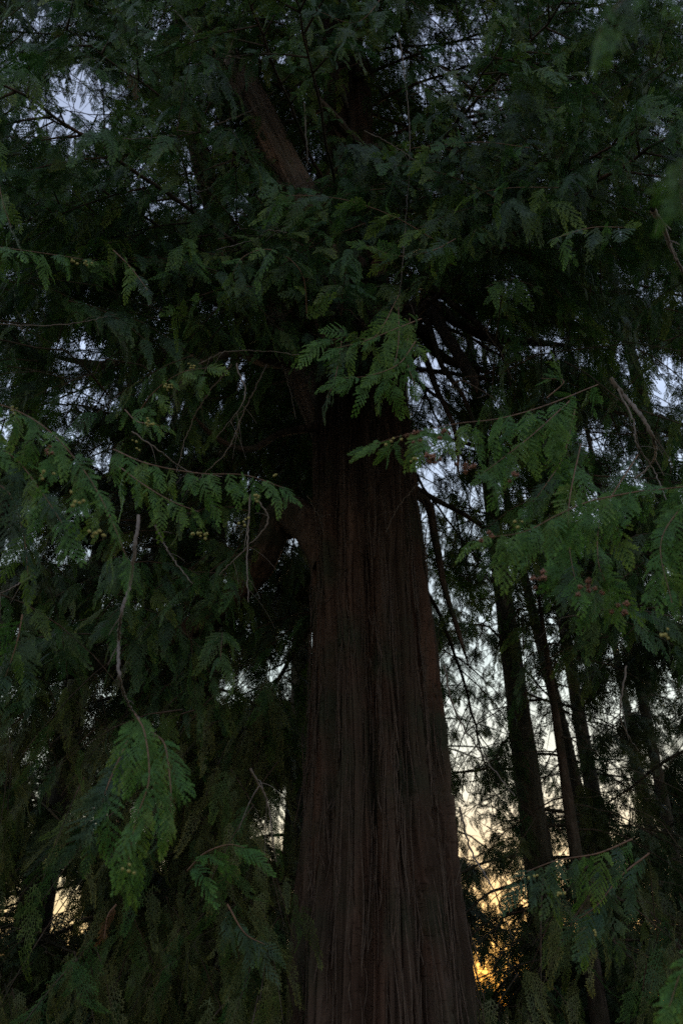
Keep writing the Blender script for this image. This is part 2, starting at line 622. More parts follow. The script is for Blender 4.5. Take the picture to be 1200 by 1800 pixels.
def trunk_mesh():
    nt_, nz = 900, 560
    th = np.linspace(0, 2 * math.pi, nt_, endpoint=False)
    zz = np.concatenate([np.linspace(-0.5, 8.5, 470), np.linspace(8.55, 20, nz - 470)])
    T, Z = np.meshgrid(th, zz)
    base = np.interp(Z, [-0.5, 0.3, 1.5, 2.6, 3.9, 5.6, 6.8, 9, 13, 20], [1.05, 0.86, 0.66, 0.605, 0.56, 0.525, 0.49, 0.42, 0.33, 0.16])
    u = T / (2 * math.pi)
    d = np.zeros_like(T)
    for k, (g, wdt, dep) in enumerate(GROOVE):
        gz = g + 0.07 * np.sin(Z * 0.9 + k * 2) + 0.10 * (vnoise(Z * 0.8 + k * 7, Z * 0, 5) - 0.5)
        dd = np.mod(T - gz + math.pi, 2 * math.pi) - math.pi
        d -= dep * np.exp(-(dd / wdt) ** 2) * (0.75 + 0.5 * vnoise(Z * 0.5, Z * 0 + k, 9))
    d += 0.085 * (vnoise(u * 9, Z * 0.55, 11, 9) - 0.5) + 0.03 * (vnoise(u * 20, Z * 1.1, 14, 20) - 0.5)
    wob = 0.9 * (vnoise(u * 24, Z * 0.8, 12, 24) - 0.5) + 0.25 * np.sin(Z * 1.7 + u * 20)

    def ridge(cells, zf, sd, wamp):
        x = u * cells + wob * wamp
        n = vnoise(x, Z * zf, sd, cells)
        return 1 - np.abs(2 * n - 1)
    d += 0.042 * (ridge(70, 0.55, 21, 2.2) ** 0.8 - 0.5)
    d += 0.020 * (ridge(160, 1.0, 22, 4.5) - 0.5)
    d += 0.011 * (vnoise(u * 300 + wob * 8, Z * 2.2, 23, 300) - 0.5)
    for cells, zf, sd, dep in ((46, 0.45, 41, 0.045), (95, 0.7, 42, 0.028), (150, 1.1, 43, 0.016)):
        nn = np.abs(2 * vnoise(u * cells + wob * cells * 0.03, Z * zf, sd, cells) - 1)
        d -= dep * np.exp(-(nn / 0.16) ** 2) * (0.4 + vnoise(u * 12, Z * 0.9, sd + 5, 12))
    # short cross cracks between the fibres
    cr_ = vnoise(u * 80 + wob * 2, Z * 22, 31, 80)
    zone = np.clip((vnoise(u * 10, Z * 0.6, 33, 10) - 0.35) * 3, 0, 1)
    d -= 0.022 * np.clip((cr_ - 0.72) * 8, 0, 1) * zone
    # a healed knot low in the groove
    kz, kt = 5.35, 0.12
    dd = np.mod(T - kt + math.pi, 2 * math.pi) - math.pi
    q = np.sqrt((dd * 0.55 / 0.15) ** 2 + ((Z - kz) / 0.26) ** 2)
    d += 0.05 * np.exp(-(q - 1) ** 2 * 5) - 0.06 * np.exp(-q * q * 3)
    rr = base + d * np.clip(base / 0.5, 0.4, 1.3)
    cx = TX - 0.012 * Z - 0.0006 * Z * Z
    X = cx + rr * np.sin(T)
    Y = TY - rr * np.cos(T)
    V = np.stack([X - TX, Y - TY, Z], -1).reshape(-1, 3)
    nz = len(zz)
    i = np.arange(nz - 1)[:, None] * nt_
    j = np.arange(nt_)[None, :]
    j2 = (j + 1) % nt_
    F = np.stack([i + j, i + j2, i + nt_ + j2, i + nt_ + j], -1).reshape(-1, 4)
    me = mesh_np('trunk', V, F, M_BARK)
    uvl = me.uv_layers.new(name='UV')
    li = np.empty(len(me.loops), dtype=np.int32)
    me.loops.foreach_get('vertex_index', li)
    uu = (u * 3.6).reshape(-1)[li]
    vv = Z.reshape(-1)[li]
    uu4 = uu.reshape(-1, 4)
    w_ = uu4.max(1) - uu4.min(1) > 1.8
    uu4[w_] = np.where(uu4[w_] < 1.8, uu4[w_] + 3.6, uu4[w_])
    uvl.data.foreach_set('uv', np.stack([uu4.reshape(-1), vv], -1).astype(np.float32).reshape(-1))
    return me


trunk = link('trunk', trunk_mesh(), giant)

G0 = Vector((TX, TY, 0))


def fine_limb(name, pts, r0, r1, m, parent, n=40, k=14, gnarl=0.12, origin=G0):
    """a limb with uneven bark"""
    p = spline(pts, n)
    n, k = 120, 40 if r0 > 0.08 else 20
    p = spline(pts, n)
    rad = np.array([(r0 + (r1 - r0) * (i / (n - 1)) ** 0.8) * (1 + 0.7 * math.exp(-i / 9)) * min(1, 0.12 + (n - i) / 22) for i in range(n)])
    a = Acc()
    a.tube(p, rad, k)
    V = a.v[0].reshape(n, k, 3)
    C = np.array([tuple(q) for q in p])[:, None, :]
    tt, kk = np.meshgrid(np.arange(n) / n * 14, np.arange(k) / k, indexing='ij')
    sd_ = rng.randrange(1000)
    d = 0.22 * (np.abs(2 * vnoise(kk * 12 + 0.8 * vnoise(tt, kk * 0, sd_ + 1), tt * 0.9, sd_, 12) - 1) - 0.5) + 0.28 * (vnoise(kk * 3, tt * 0.8, sd_ + 2, 3) - 0.5)
    a.v[0] = (C + (V - C) * (1 + d)[:, :, None]).reshape(-1, 3)
    me = a.mesh(name, m, origin=origin)
    return link(name, me, parent), p


# second stem leaning up to the left, and a third behind it
def stem(pts, r0, r1, cells=34):
    p = spline(pts, 160)
    a = Acc()
    k = 120
    a.tube(p, [1.0] * 160, k)
    V = a.v[0].reshape(160, k, 3)
    C = np.array([tuple(q) for q in p])[:, None, :]
    D = V - C
    tt, kk = np.meshgrid(np.linspace(0, 1, 160), np.arange(k) / k, indexing='ij')
    lng = sum((p[i + 1] - p[i]).length for i in range(159))
    zz = tt * lng
    rad = r0 + (r1 - r0) * tt
    wob = 1.4 * (vnoise(kk * 12, zz * 0.9, 51, 12) - 0.5)
    d = 0.16 * (1 - np.abs(2 * vnoise(kk * cells + wob, zz * 0.9, 52, cells) - 1)) + 0.2 * vnoise(kk * 5, zz * 0.5, 53, 5) - 0.18
    V = C + D * (rad * (1 + d))[:, :, None]
    me = mesh_np('stem', V.reshape(-1, 3) - np.array(tuple(G0)), a.f, M_STEM)
    uvl = me.uv_layers.new(name='UV')
    li = np.empty(len(me.loops), dtype=np.int32)
    me.loops.foreach_get('vertex_index', li)
    uu = (kk * 6.28 * r0).reshape(-1)[li]
    vv = zz.reshape(-1)[li]
    uvl.data.foreach_set('uv', np.stack([uu, vv], -1).astype(np.float32).reshape(-1))
    return link('stem', me, giant)


stem([(0.1, 6.55, 7.6), at(560, 420, 6.4), at(500, 290, 6.3), at(430, 150, 6.3), at(370, 60, 6.3), at(300, -80, 6.4), (-2.2, 6.5, 19)], 0.26, 0.12)
stem([(-0.05, 7.1, 6.9), at(470, 520, 7.2), at(385, 380, 7.4), at(345, 250, 7.6), at(300, 80, 7.9), (-2.9, 8.2, 19)], 0.20, 0.10)

# named limbs seen in the photograph
LIMBS = [
    # heavy limb leaving the trunk low on the left and running down and away
    ([(0.0, 6.7, 5.3), at(500, 905, 6.9), at(450, 1000, 7.1), at(360, 1090, 7.4), at(230, 1150, 7.8), at(90, 1200, 8.2)], 0.20, 0.07),
    # the cluster of swept limbs on the right
    ([(0.5, 6.6, 7.7), at(745, 545, 6.3), at(790, 600, 6.0), at(815, 640, 5.8), at(830, 662, 5.6), at(838, 690, 5.4)], 0.075, 0.045),
    ([(0.5, 6.6, 7.5), at(742, 560, 6.3), at(775, 640, 6.0), at(815, 700, 5.9), at(850, 790, 5.7)], 0.045, 0.014),
    ([(0.5, 6.6, 7.8), at(748, 520, 6.3), at(820, 555, 6.0), at(875, 610, 5.9), at(900, 690, 5.7)], 0.045, 0.014),
    ([(0.5, 6.6, 8.1), at(735, 500, 6.3), at(790, 530, 6.0), at(860, 590, 5.9), at(905, 640, 5.7)], 0.045, 0.014),
    ([(0.5, 6.6, 7.1), at(735, 620, 6.3), at(770, 690, 6.0), at(800, 760, 5.9), at(806, 840, 5.7)], 0.045, 0.014),

    ([(0.5, 6.6, 8.0), at(740, 530, 6.6), at(800, 565, 6.5), at(850, 590, 6.4), at(930, 600, 6.3), at(1020, 610, 6.2)], 0.09, 0.035),
    ([(0.5, 6.7, 7.2), at(730, 580, 6.7), at(760, 615, 6.6), at(800, 638, 6.5), at(880, 660, 6.3)], 0.09, 0.035),
    ([(0.5, 6.7, 8.4), at(720, 500, 6.9), at(800, 520, 7.0), at(880, 555, 7.1), at(1010, 575, 7.2), at(1180, 600, 7.3)], 0.09, 0.03),
    # thin dark limb hanging down just right of the trunk
    ([(0.6, 7.0, 6.2), at(748, 880, 7.2), at(765, 950, 7.2), at(780, 1030, 7.2), at(800, 1095, 7.1), at(826, 1180, 7.0)], 0.055, 0.018),
    # dark limb at the top crossing in front
    ([at(655, 275, 6.3), at(625, 250, 5.6), at(585, 205, 5.1), at(545, 160, 4.8), at(520, 125, 4.6)], 0.085, 0.03),
    ([at(575, -120, 6.4), at(560, 0, 6.1), at(585, 110, 6.0), at(612, 190, 5.9)], 0.07, 0.05),
    # long low limbs on the left
    ([(0.0, 6.6, 7.8), at(480, 640, 6.0), at(420, 622, 5.3), at(350, 640, 4.6), at(300, 700, 4.2)], 0.06, 0.018),
    ([(0.0, 6.6, 6.8), at(500, 760, 6.4), at(440, 790, 5.8), at(380, 770, 5.2), at(330, 720, 4.6)], 0.05, 0.015),
    ([(0.0, 6.7, 7.9), at(430, 580, 7.6), at(300, 620, 8.2), at(180, 640, 8.8), at(60, 620, 9.2)], 0.10, 0.04),
]
for pts, r0, r1 in LIMBS:
    fine_limb('limb', pts, r0, r1, M_LIMB, giant, n=44, k=12, gnarl=0.08)

# ------------------------------------------------------------------ bare twigs, single ones that the photograph shows
TWIGS = [
    [(245, 905), (238, 960), (228, 1030), (213, 1080), (209, 1130), (210, 1190), (222, 1230), (240, 1258), (262, 1278), (272, 1296)],
    [(272, 925), (300, 975), (337, 1025)],
    [(1072, 665), (1100, 700), (1128, 735), (1150, 780), (1146, 812), (1115, 842)],
    [(1086, 685), (1112, 740), (1118, 780), (1150, 830), (1170, 880)],
    [(1146, 368), (1165, 400), (1180, 440), (1204, 486)],
    [(308, 18), (345, 60), (385, 92), (430, 104), (455, 112)],
    [(0, 240), (80, 242), (160, 243), (240, 244), (310, 238)],
    [(350, 228), (410, 208), (450, 188), (487, 156)],
    [(535, 180), (538, 240), (540, 290), (520, 345)],
    [(495, 640), (508, 680), (520, 735)],
    [(350, 640), (400, 618), (470, 618), (550, 628)],
    [(232, 758), (290, 800), (330, 828), (390, 838)],
    [(0, 570), (90, 572), (150, 565), (205, 552)],
    [(862, 560), (856, 585), (880, 620), (898, 665)],
    [(700, 60), (712, 140), (720, 250), (712, 400), (702, 520)],
    [(1010, 240), (1008, 270), (1020, 320), (1018, 370)],
    [(415, 640), (430, 700), (380, 770)],
    [(320, 345), (370, 330), (420, 285)],
    [(540, 870), (560, 905), (580, 905)],
    [(735, 850), (700, 890), (678, 935)],
    [(900, 230), (870, 160), (905, 90), (930, 0)],
    [(395, 110), (430, 20), (452, -10)],
    [(505, 410), (470, 405), (450, 420), (380, 440)],
    [(640, 230), (690, 255), (740, 290)],
    [(408, 640), (360, 700), (330, 760), (310, 830)],
    [(470, 640), (430, 720), (400, 790), (340, 850)],
    [(1000, 240), (960, 330), (985, 410)],
    [(60, 1010), (20, 1035), (-20, 1050)],
    [(440, 870), (435, 960), (436, 1060)],
    [(455, 880), (470, 920), (410, 985), (385, 1010)],
    [(780, 1170), (800, 1250), (850, 1330), (905, 1400)],
    [(806, 1420), (830, 1500), (870, 1570), (900, 1650)],
    [(1100, 1170), (1090, 1260), (1120, 1320)],
    [(440, 1350), (470, 1410), (480, 1480), (485, 1515)],
]
for i, tw in enumerate(TWIGS):
    Y = [2.3, 2.5, 2.6, 2.5, 1.9][i] if i < 5 else rng.uniform(3.0, 5.2)
    if i == 14: Y = 4.2
    if i in (18, 19): Y = 5.9
    pts = [at(x, y, Y + 0.12 * j * rng.uniform(-0.5, 1)) for j, (x, y) in enumerate(tw)]
    n = 10 * len(tw)
    p = spline(pts, n)
    p = [q + Vector((rng.uniform(-1, 1), rng.uniform(-1, 1), rng.uniform(-1, 1))) * 0.0035 * (Y / 3) for q in p]
    r0 = (0.0062 if i < 5 else 0.0030) * Y / 2.3
    if i == 4: r0 = 0.011
    if i in (2,): r0 = 0.0095
    if i in (3, 18, 19, 1): r0 *= 0.55
    rad = [r0 * (1 - 0.55 * j / (n - 1)) * rng.uniform(0.88, 1.12) for j in range(n)]
    a = Acc()
    a.tube(p, rad, 8)
    for _ in range(rng.randint(1, 4)):
        j = rng.randrange(3, n - 3)
        d = Vector((rng.uniform(-1, 1), rng.uniform(-.6, .6), rng.uniform(-1.2, .3))).normalized()
        ln = rng.uniform(0.03, 0.12) * Y / 2.3
        q = [p[j] + (d * u + Vector((0, 0, -0.5 * u * u))) * ln for u in (0, .25, .5, .75, 1)]
        a.tube(q, [rad[j] * 0.5 * (1 - 0.6 * u) for u in (0, .25, .5, .75, 1)], 5)
    link('bare_twig', a.mesh('bare_twig', M_TWIG, origin=G0), giant)

# ------------------------------------------------------------------ cones
def cone_mesh():
    """open woody cone: rings of pointed scales round a short axis"""
    V, F = [], []
    for ring, (nn, tilt, z0, ln) in enumerate([(3, 1.15, 0.1, 0.8), (4, 0.75, 0.3, 0.9), (4, 0.35, 0.5, 0.7)]):
        for k in range(nn):
            a = 2 * math.pi * (k + 0.5 * ring) / nn
            o, t = Vector((math.cos(a), math.sin(a), 0)), Vector((-math.sin(a), math.cos(a), 0))
            d = o * math.sin(tilt) + Vector((0, 0, math.cos(tilt)))
            b = Vector((0, 0, z0 - 0.3))
            nrm = d.cross(t)
            i = len(V)
            V += [b + t * .12, b - t * .12, b + d * ln * .6 + t * .3, b + d * ln * .6 - t * .3, b + d * ln, b + d * ln * .5 + nrm * .14]
            F += [(i, i + 1, i + 5), (i + 1, i + 3, i + 5), (i + 3, i + 4, i + 5), (i + 4, i + 2, i + 5), (i + 2, i, i + 5), (i, i + 2, i + 4), (i, i + 4, i + 3), (i, i + 3, i + 1)]
    return mesh_np('cone', np.array([tuple(v) for v in V]), np.array(F), M_CONE, smooth=False)


def bud_mesh():
    """closed young cone: ribbed pointed egg"""
    a = Acc()
    prof = [(0, .02), (.12, .30), (.35, .44), (.6, .42), (.85, .24), (1.0, .04)]
    a.tube([(0, 0, z) for z, _ in prof], [r for _, r in prof], 7)
    v = a.v[0].reshape(-1, 7, 3)
    v[:, ::2, :2] *= 0.82
    return mesh_np('young_cone', v.reshape(-1, 3), a.f, M_BUD)


CONE, BUD = cone_mesh(), bud_mesh()
small = []


def put(name, me, parent, loc, rot3, sc):
    o = bpy.data.objects.new(name, me)
    COL.objects.link(o)
    o.parent = parent
    o.matrix_local = Matrix.Translation(loc) @ rot3.to_4x4() @ Matrix.Scale(sc, 4)
    return o


def cones_at(parent, P, n, kind, size):
    for _ in range(n):
        q = P + Vector((rng.gauss(0, 1), rng.gauss(0, 1), rng.gauss(0, .7))) * size * 0.9
        d = Vector((rng.uniform(-1, 1), rng.uniform(-1, .2), rng.uniform(-.6, 1)))
        put('cone' if kind == 'b' else 'young_cone', CONE if kind == 'b' else BUD, parent, q - G0, frame(d, Vector((0, 1, 0))) @ Matrix.Rotation(R(90), 3, 'X'), size * rng.uniform(0.75, 1.15))


# ------------------------------------------------------------------ near boughs, each a twig carrying sprays
def bough(path, Y, n, size, hang=0.7, side=0.8, blue=0.0, dy=0.0, tipup=0.0, sides=(-1, 1), cones=(), rtw=True, dry=0, face=0.6, prof=None, r0=None):
    """path in photograph pixels from root to tip, Y distance; sprays leave both sides and hang"""
    m = len(path)
    pts = []
    for j, q in enumerate(path):
        yy = q[2] if len(q) > 2 else Y + dy * j / (m - 1)
        pts.append(at(q[0], q[1], yy))
    k = 8 * m
    p = spline(pts, k)
    r0 = r0 or 0.0018 * Y / 2
    size *= 1.2
    a = Acc()
    a.tube(p, [r0 * (1.3 - 0.85 * i / (k - 1)) for i in range(k)], 7)
    tw = link('bough', a.mesh('bough', M_RTWIG if rtw else M_TWIG, origin=G0), giant)
    for i in range(n):
        u = (i + rng.uniform(0.2, 0.8)) / n
        f = u * (k - 1)
        j = min(int(f), k - 2)
        P = p[j].lerp(p[j + 1], f - j)
        tan = (p[j + 1] - p[j]).normalized()
        view = (P - Vector((0, 0, 1.6))).normalized()
        sd_ = tan.cross(view).normalized()
        s = sides[i % len(sides)]
        if i == n - 1:
            d = tan + Vector((0, 0, -0.25))
        else:
            d = tan * rng.uniform(0.45, 0.95) + sd_ * s * side * rng.uniform(0.7, 1.2) + Vector((0, 0, -hang * rng.uniform(0.7, 1.3)))
        d += view * rng.uniform(-0.35, 0.35)
        nrm = (-view * face + Vector((rng.uniform(-.6, .6), rng.uniform(-.5, .5), rng.uniform(0.2, 0.8)))).normalized()
        sc = size * rng.uniform(0.6, 1.25) * (1.0 - 0.35 * u if prof is None else prof(u))
        me = rng.choice(NEARB) if rng.random() < blue else rng.choice(NEAR)
        if rng.random() < dry: me = DRYM
        for _ in range(2 if path[0][0] > 950 and path[-1][1] < 1200 else 1):
            if dry: break
            d2 = d.normalized() + Vector((rng.uniform(-.7, .7), rng.uniform(-.5, .5), rng.uniform(-.6, .3)))
            small.append((P + d.normalized() * sc * rng.uniform(0, .5) + view * rng.uniform(0.0, .12) - G0, frame(d2, nrm + Vector((rng.uniform(-.5, .5), rng.uniform(-.5, .5), 0))), sc * rng.uniform(.4, .75), rng.randrange(14) if rng.random() > blue else 14 + rng.randrange(8)))
        put('frond', me, tw, P - G0, frame(d, nrm), sc)
    for (cx_, cy_, cn, ck, cs) in cones:
        cones_at(tw, at(cx_, cy_, Y - 0.14), cn + 1 if ck == 'y' else cn + 1, ck, cs * (0.95 if ck == 'y' else 1.15))
    return tw, p


up1 = lambda u: 0.75 + 0.5 * math.sin(u * 3.1)
# right, upper: the bright bough that crosses the trunk edge
bough([(1050, 676, 2.7), (960, 712, 2.4), (880, 735, 2.2), (800, 745, 2.05), (720, 762, 2.0), (660, 780, 2.0)], 2.05, 15, 0.17, hang=1.3, side=0.25, cones=[(765, 804, 7, 'b', .013), (815, 820, 5, 'b', .013), (722, 767, 4, 'b', .012), (900, 836, 3, 'b', .012), (690, 774, 3, 'y', .011), (722, 806, 3, 'y', .011), (785, 760, 3, 'b', .011)], prof=lambda u: 1.2 - 0.45 * u)
bough([(1000, 705, 2.5), (940, 760, 2.3), (890, 800, 2.2), (850, 830, 2.1)], 2.15, 9, 0.19, hang=1.1, side=0.35)
bough([(1010, 720, 2.6), (990, 800, 2.5), (960, 850, 2.4), (930, 890, 2.4)], 2.4, 10, 0.21, hang=1.0, side=0.5, blue=0.4)
# right, middle
bough([(1130, 862, 2.2), (1040, 880, 2.1), (980, 905, 2.0), (920, 935, 1.95), (850, 945, 1.9)], 1.95, 13, 0.19, hang=1.25, side=0.25, cones=[(945, 1022, 4, 'b', .012), (1030, 1035, 6, 'b', .012), (1088, 1068, 3, 'b', .012), (855, 942, 2, 'b', .011), (905, 912, 2, 'y', .011), (1168, 1115, 3, 'y', .011)], prof=lambda u: 1.15 - 0.4 * u)
bough([(1120, 800, 2.4), (1060, 900, 2.2), (1050, 980, 2.1), (1070, 1040, 2.1)], 2.1, 10, 0.21, hang=1.0, side=0.6, blue=0.2)
bough([(1020, 780, 2.5), (1000, 880, 2.3), (1000, 960, 2.2), (1010, 1020, 2.1)], 2.2, 10, 0.20, hang=1.0, side=0.6, blue=0.2)
bough([(1240, 860, 2.0), (1190, 900, 2.0), (1160, 960, 1.95), (1180, 1060, 1.9)], 1.95, 9, 0.18, hang=1.1, side=0.5, cones=[(1170, 1112, 2, 'y', .01)])
bough([(1240, 850, 2.3), (1180, 858, 2.3), (1110, 866, 2.3), (1050, 880, 2.3)], 2.3, 7, 0.16, hang=0.6, side=0.6)
bough([(960, 700, 2.6), (990, 670, 2.6), (950, 665, 2.6)], 2.6, 4, 0.14, hang=0.3, side=0.4)
# lower right
bough([(1110, 1475, 3.4), (1050, 1500, 3.3), (980, 1512, 3.2), (925, 1532, 3.1)], 3.15, 10, 0.23, hang=1.2, side=0.3, blue=0.7, cones=[(988, 1572, 3, 'y', .012), (938, 1538, 2, 'y', .012), (1048, 1640, 2, 'y', .01)])
bough([(1140, 1500, 3.6), (1090, 1540, 3.5), (1050, 1590, 3.4), (1010, 1620, 3.4)], 3.4, 7, 0.24, hang=1.1, side=0.5, blue=0.9)
bough([(1240, 1640, 2.0), (1200, 1700, 2.0), (1175, 1770, 2.0)], 2.0, 5, 0.16, hang=1.1, side=0.4)
# centre, in front of the trunk
bough([(700, 520, 3.4), (660, 590, 3.1), (610, 592, 3.0), (556, 605, 2.9)], 3.0, 10, 0.26, hang=0.75, side=0.7, blue=0.2)
bough([(700, 540, 3.4), (700, 600, 3.1), (690, 650, 3.0), (670, 690, 3.0)], 3.0, 9, 0.24, hang=0.8, side=0.8)
bough([(720, 560, 3.4), (715, 630, 3.1), (730, 680, 3.0)], 3.0, 5, 0.20, hang=0.8, side=0.8)
bough([(740, 560, 3.3), (690, 580, 3.0), (640, 600, 2.9), (590, 612, 2.8)], 2.9, 9, 0.22, hang=0.9, side=0.6)
bough([(730, 600, 3.2), (700, 640, 3.0), (650, 660, 2.9), (600, 665, 2.9)], 2.9, 8, 0.22, hang=1.0, side=0.5)
bough([(600, 600, 3.2), (590, 660, 3.1), (575, 700, 3.1)], 3.1, 4, 0.22, hang=1.1, side=0.3, blue=0.6)
bough([(540, 560, 3.3), (530, 480, 3.1), (480, 440, 3.0), (430, 450, 2.9), (405, 490, 2.9)], 3.0, 11, 0.26, hang=0.9, side=0.5, blue=0.7)
bough([(760, 420, 3.4), (690, 380, 3.2), (600, 350, 3.1), (500, 345, 3.0), (480, 370, 3.0)], 3.1, 12, 0.26, hang=0.9, side=0.5, blue=0.3)
bough([(800, 420, 3.5), (760, 440, 3.2), (700, 450, 3.1), (640, 430, 3.1)], 3.1, 10, 0.28, hang=0.9, side=0.6, blue=0.7)
bough([(930, 260, 3.3), (850, 250, 3.1), (770, 255, 3.0), (690, 265, 2.9)], 3.0, 10, 0.24, hang=0.8, side=0.6, blue=0.2)
bough([(980, 330, 3.4), (900, 330, 3.2), (830, 340, 3.1)], 3.2, 8, 0.27, hang=0.8, side=0.6, blue=0.6)
bough([(1100, 400, 2.9), (1040, 400, 2.7), (970, 420, 2.6)], 2.7, 7, 0.22, hang=0.9, side=0.6, blue=0.6)
# left
bough([(235, 740, 2.7), (270, 690, 2.6), (320, 655, 2.5), (378, 645, 2.4)], 2.5, 8, 0.14, hang=0.9, side=0.35, cones=[(295, 680, 8, 'y', .013), (335, 645, 4, 'y', .011)])
bough([(220, 720, 2.7), (240, 740, 2.6), (265, 745, 2.5), (290, 750, 2.5)], 2.5, 5, 0.14, hang=1.0, side=0.4, cones=[(262, 740, 8, 'y', .013), (235, 782, 4, 'y', .011)])
bough([(200, 790, 2.6), (260, 815, 2.4), (350, 832, 2.3), (430, 835, 2.2), (500, 858, 2.1)], 2.3, 13, 0.19, hang=1.25, side=0.3, cones=[(450, 870, 5, 'y', .012), (352, 938, 7, 'y', .012), (425, 915, 5, 'y', .011), (480, 838, 2, 'y', .01)])
bough([(210, 820, 2.6), (250, 850, 2.4), (300, 880, 2.3), (350, 900, 2.2)], 2.3, 8, 0.18, hang=1.1, side=0.5)
bough([(-40, 700, 1.9), (30, 722, 1.9), (90, 760, 1.8), (150, 830, 1.75), (190, 900, 1.7), (225, 985, 1.7)], 1.8, 14, 0.18, hang=0.9, side=0.6, cones=[(90, 795, 3, 'b', .010), (128, 880, 5, 'y', .011), (162, 938, 5, 'y', .011), (85, 835, 4, 'y', .010), (25, 716, 4, 'y', .009)])
bough([(-60, 760, 2.0), (20, 800, 1.9), (70, 860, 1.85), (110, 920, 1.8)], 1.9, 11, 0.20, hang=0.9, side=0.7, blue=0.3)
bough([(-60, 840, 2.1), (10, 860, 2.0), (40, 930, 2.0), (50, 1010, 2.0)], 2.0, 9, 0.18, hang=1.0, side=0.7, blue=0.6)
bough([(238, 1255, 2.3), (255, 1290, 2.2), (262, 1370, 2.1), (240, 1440, 2.1), (225, 1520, 2.1)], 2.15, 12, 0.20, hang=1.4, side=0.55, cones=[(226, 1524, 3, 'y', .012)])
bough([(272, 1290, 2.3), (290, 1310, 2.2), (300, 1380, 2.1), (300, 1430, 2.1)], 2.2, 6, 0.16, hang=1.2, side=0.5)
bough([(225, 1300, 2.7), (190, 1380, 2.6), (170, 1450, 2.6)], 2.6, 7, 0.24, hang=1.2, side=0.5, blue=0.7)
bough([(330, 1530, 2.9), (360, 1500, 2.8), (400, 1485, 2.8), (430, 1490, 2.8)], 2.8, 5, 0.17, hang=0.8, side=0.5)
bough([(400, 1590, 5.0), (430, 1640, 4.9), (465, 1660, 4.9)], 4.9, 5, 0.30, hang=1.0, side=0.5, blue=1.0)
bough([(-40, 430, 2.2), (40, 440, 2.2), (110, 450, 2.2), (170, 460, 2.2)], 2.2, 9, 0.17, hang=0.9, side=0.6, cones=[(130, 460, 3, 'y', .012), (150, 462, 3, 'y', .012)])
bough([(200, 440, 3.0), (230, 470, 2.9), (260, 510, 2.8)], 2.9, 5, 0.2, hang=1.1, side=0.4, blue=0.3)
bough([(40, 1080, 2.4), (30, 1130, 2.4), (10, 1190, 2.4)], 2.4, 6, 0.2, hang=1.0, side=0.6, blue=0.5)
bough([(205, 1590, 3.6), (190, 1610, 3.6), (183, 1650, 3.6)], 3.6, 2, 0.12, hang=1.5, side=0.2, dry=1)
bough([(230, 120, 4.2), (240, 140, 4.2), (240, 165, 4.2)], 4.2, 3, 0.18, hang=1.5, side=0.2, dry=1)
# top edge, close to the lens and soft
bough([(700, -60, 2.3), (660, 10, 2.2), (620, 40, 2.2), (560, 20, 2.2)], 2.2, 8, 0.22, hang=0.8, side=0.6, blue=0.9)
bough([(1240, -80, .5), (1120, -20, .48), (1060, 40, .46), (1050, 90, .46)], .5, 8, 0.075, hang=0.9, side=0.5, blue=0.3)
bough([(1280, 120, .6), (1230, 200, .58), (1200, 300, .55), (1200, 380, .55)], .55, 8, 0.075, hang=0.9, side=0.5, blue=0.5)
bough([(-60, 150, 1.8), (-10, 220, 1.75), (0, 330, 1.7), (20, 400, 1.7)], 1.75, 8, 0.18, hang=0.9, side=0.5, blue=0.6)

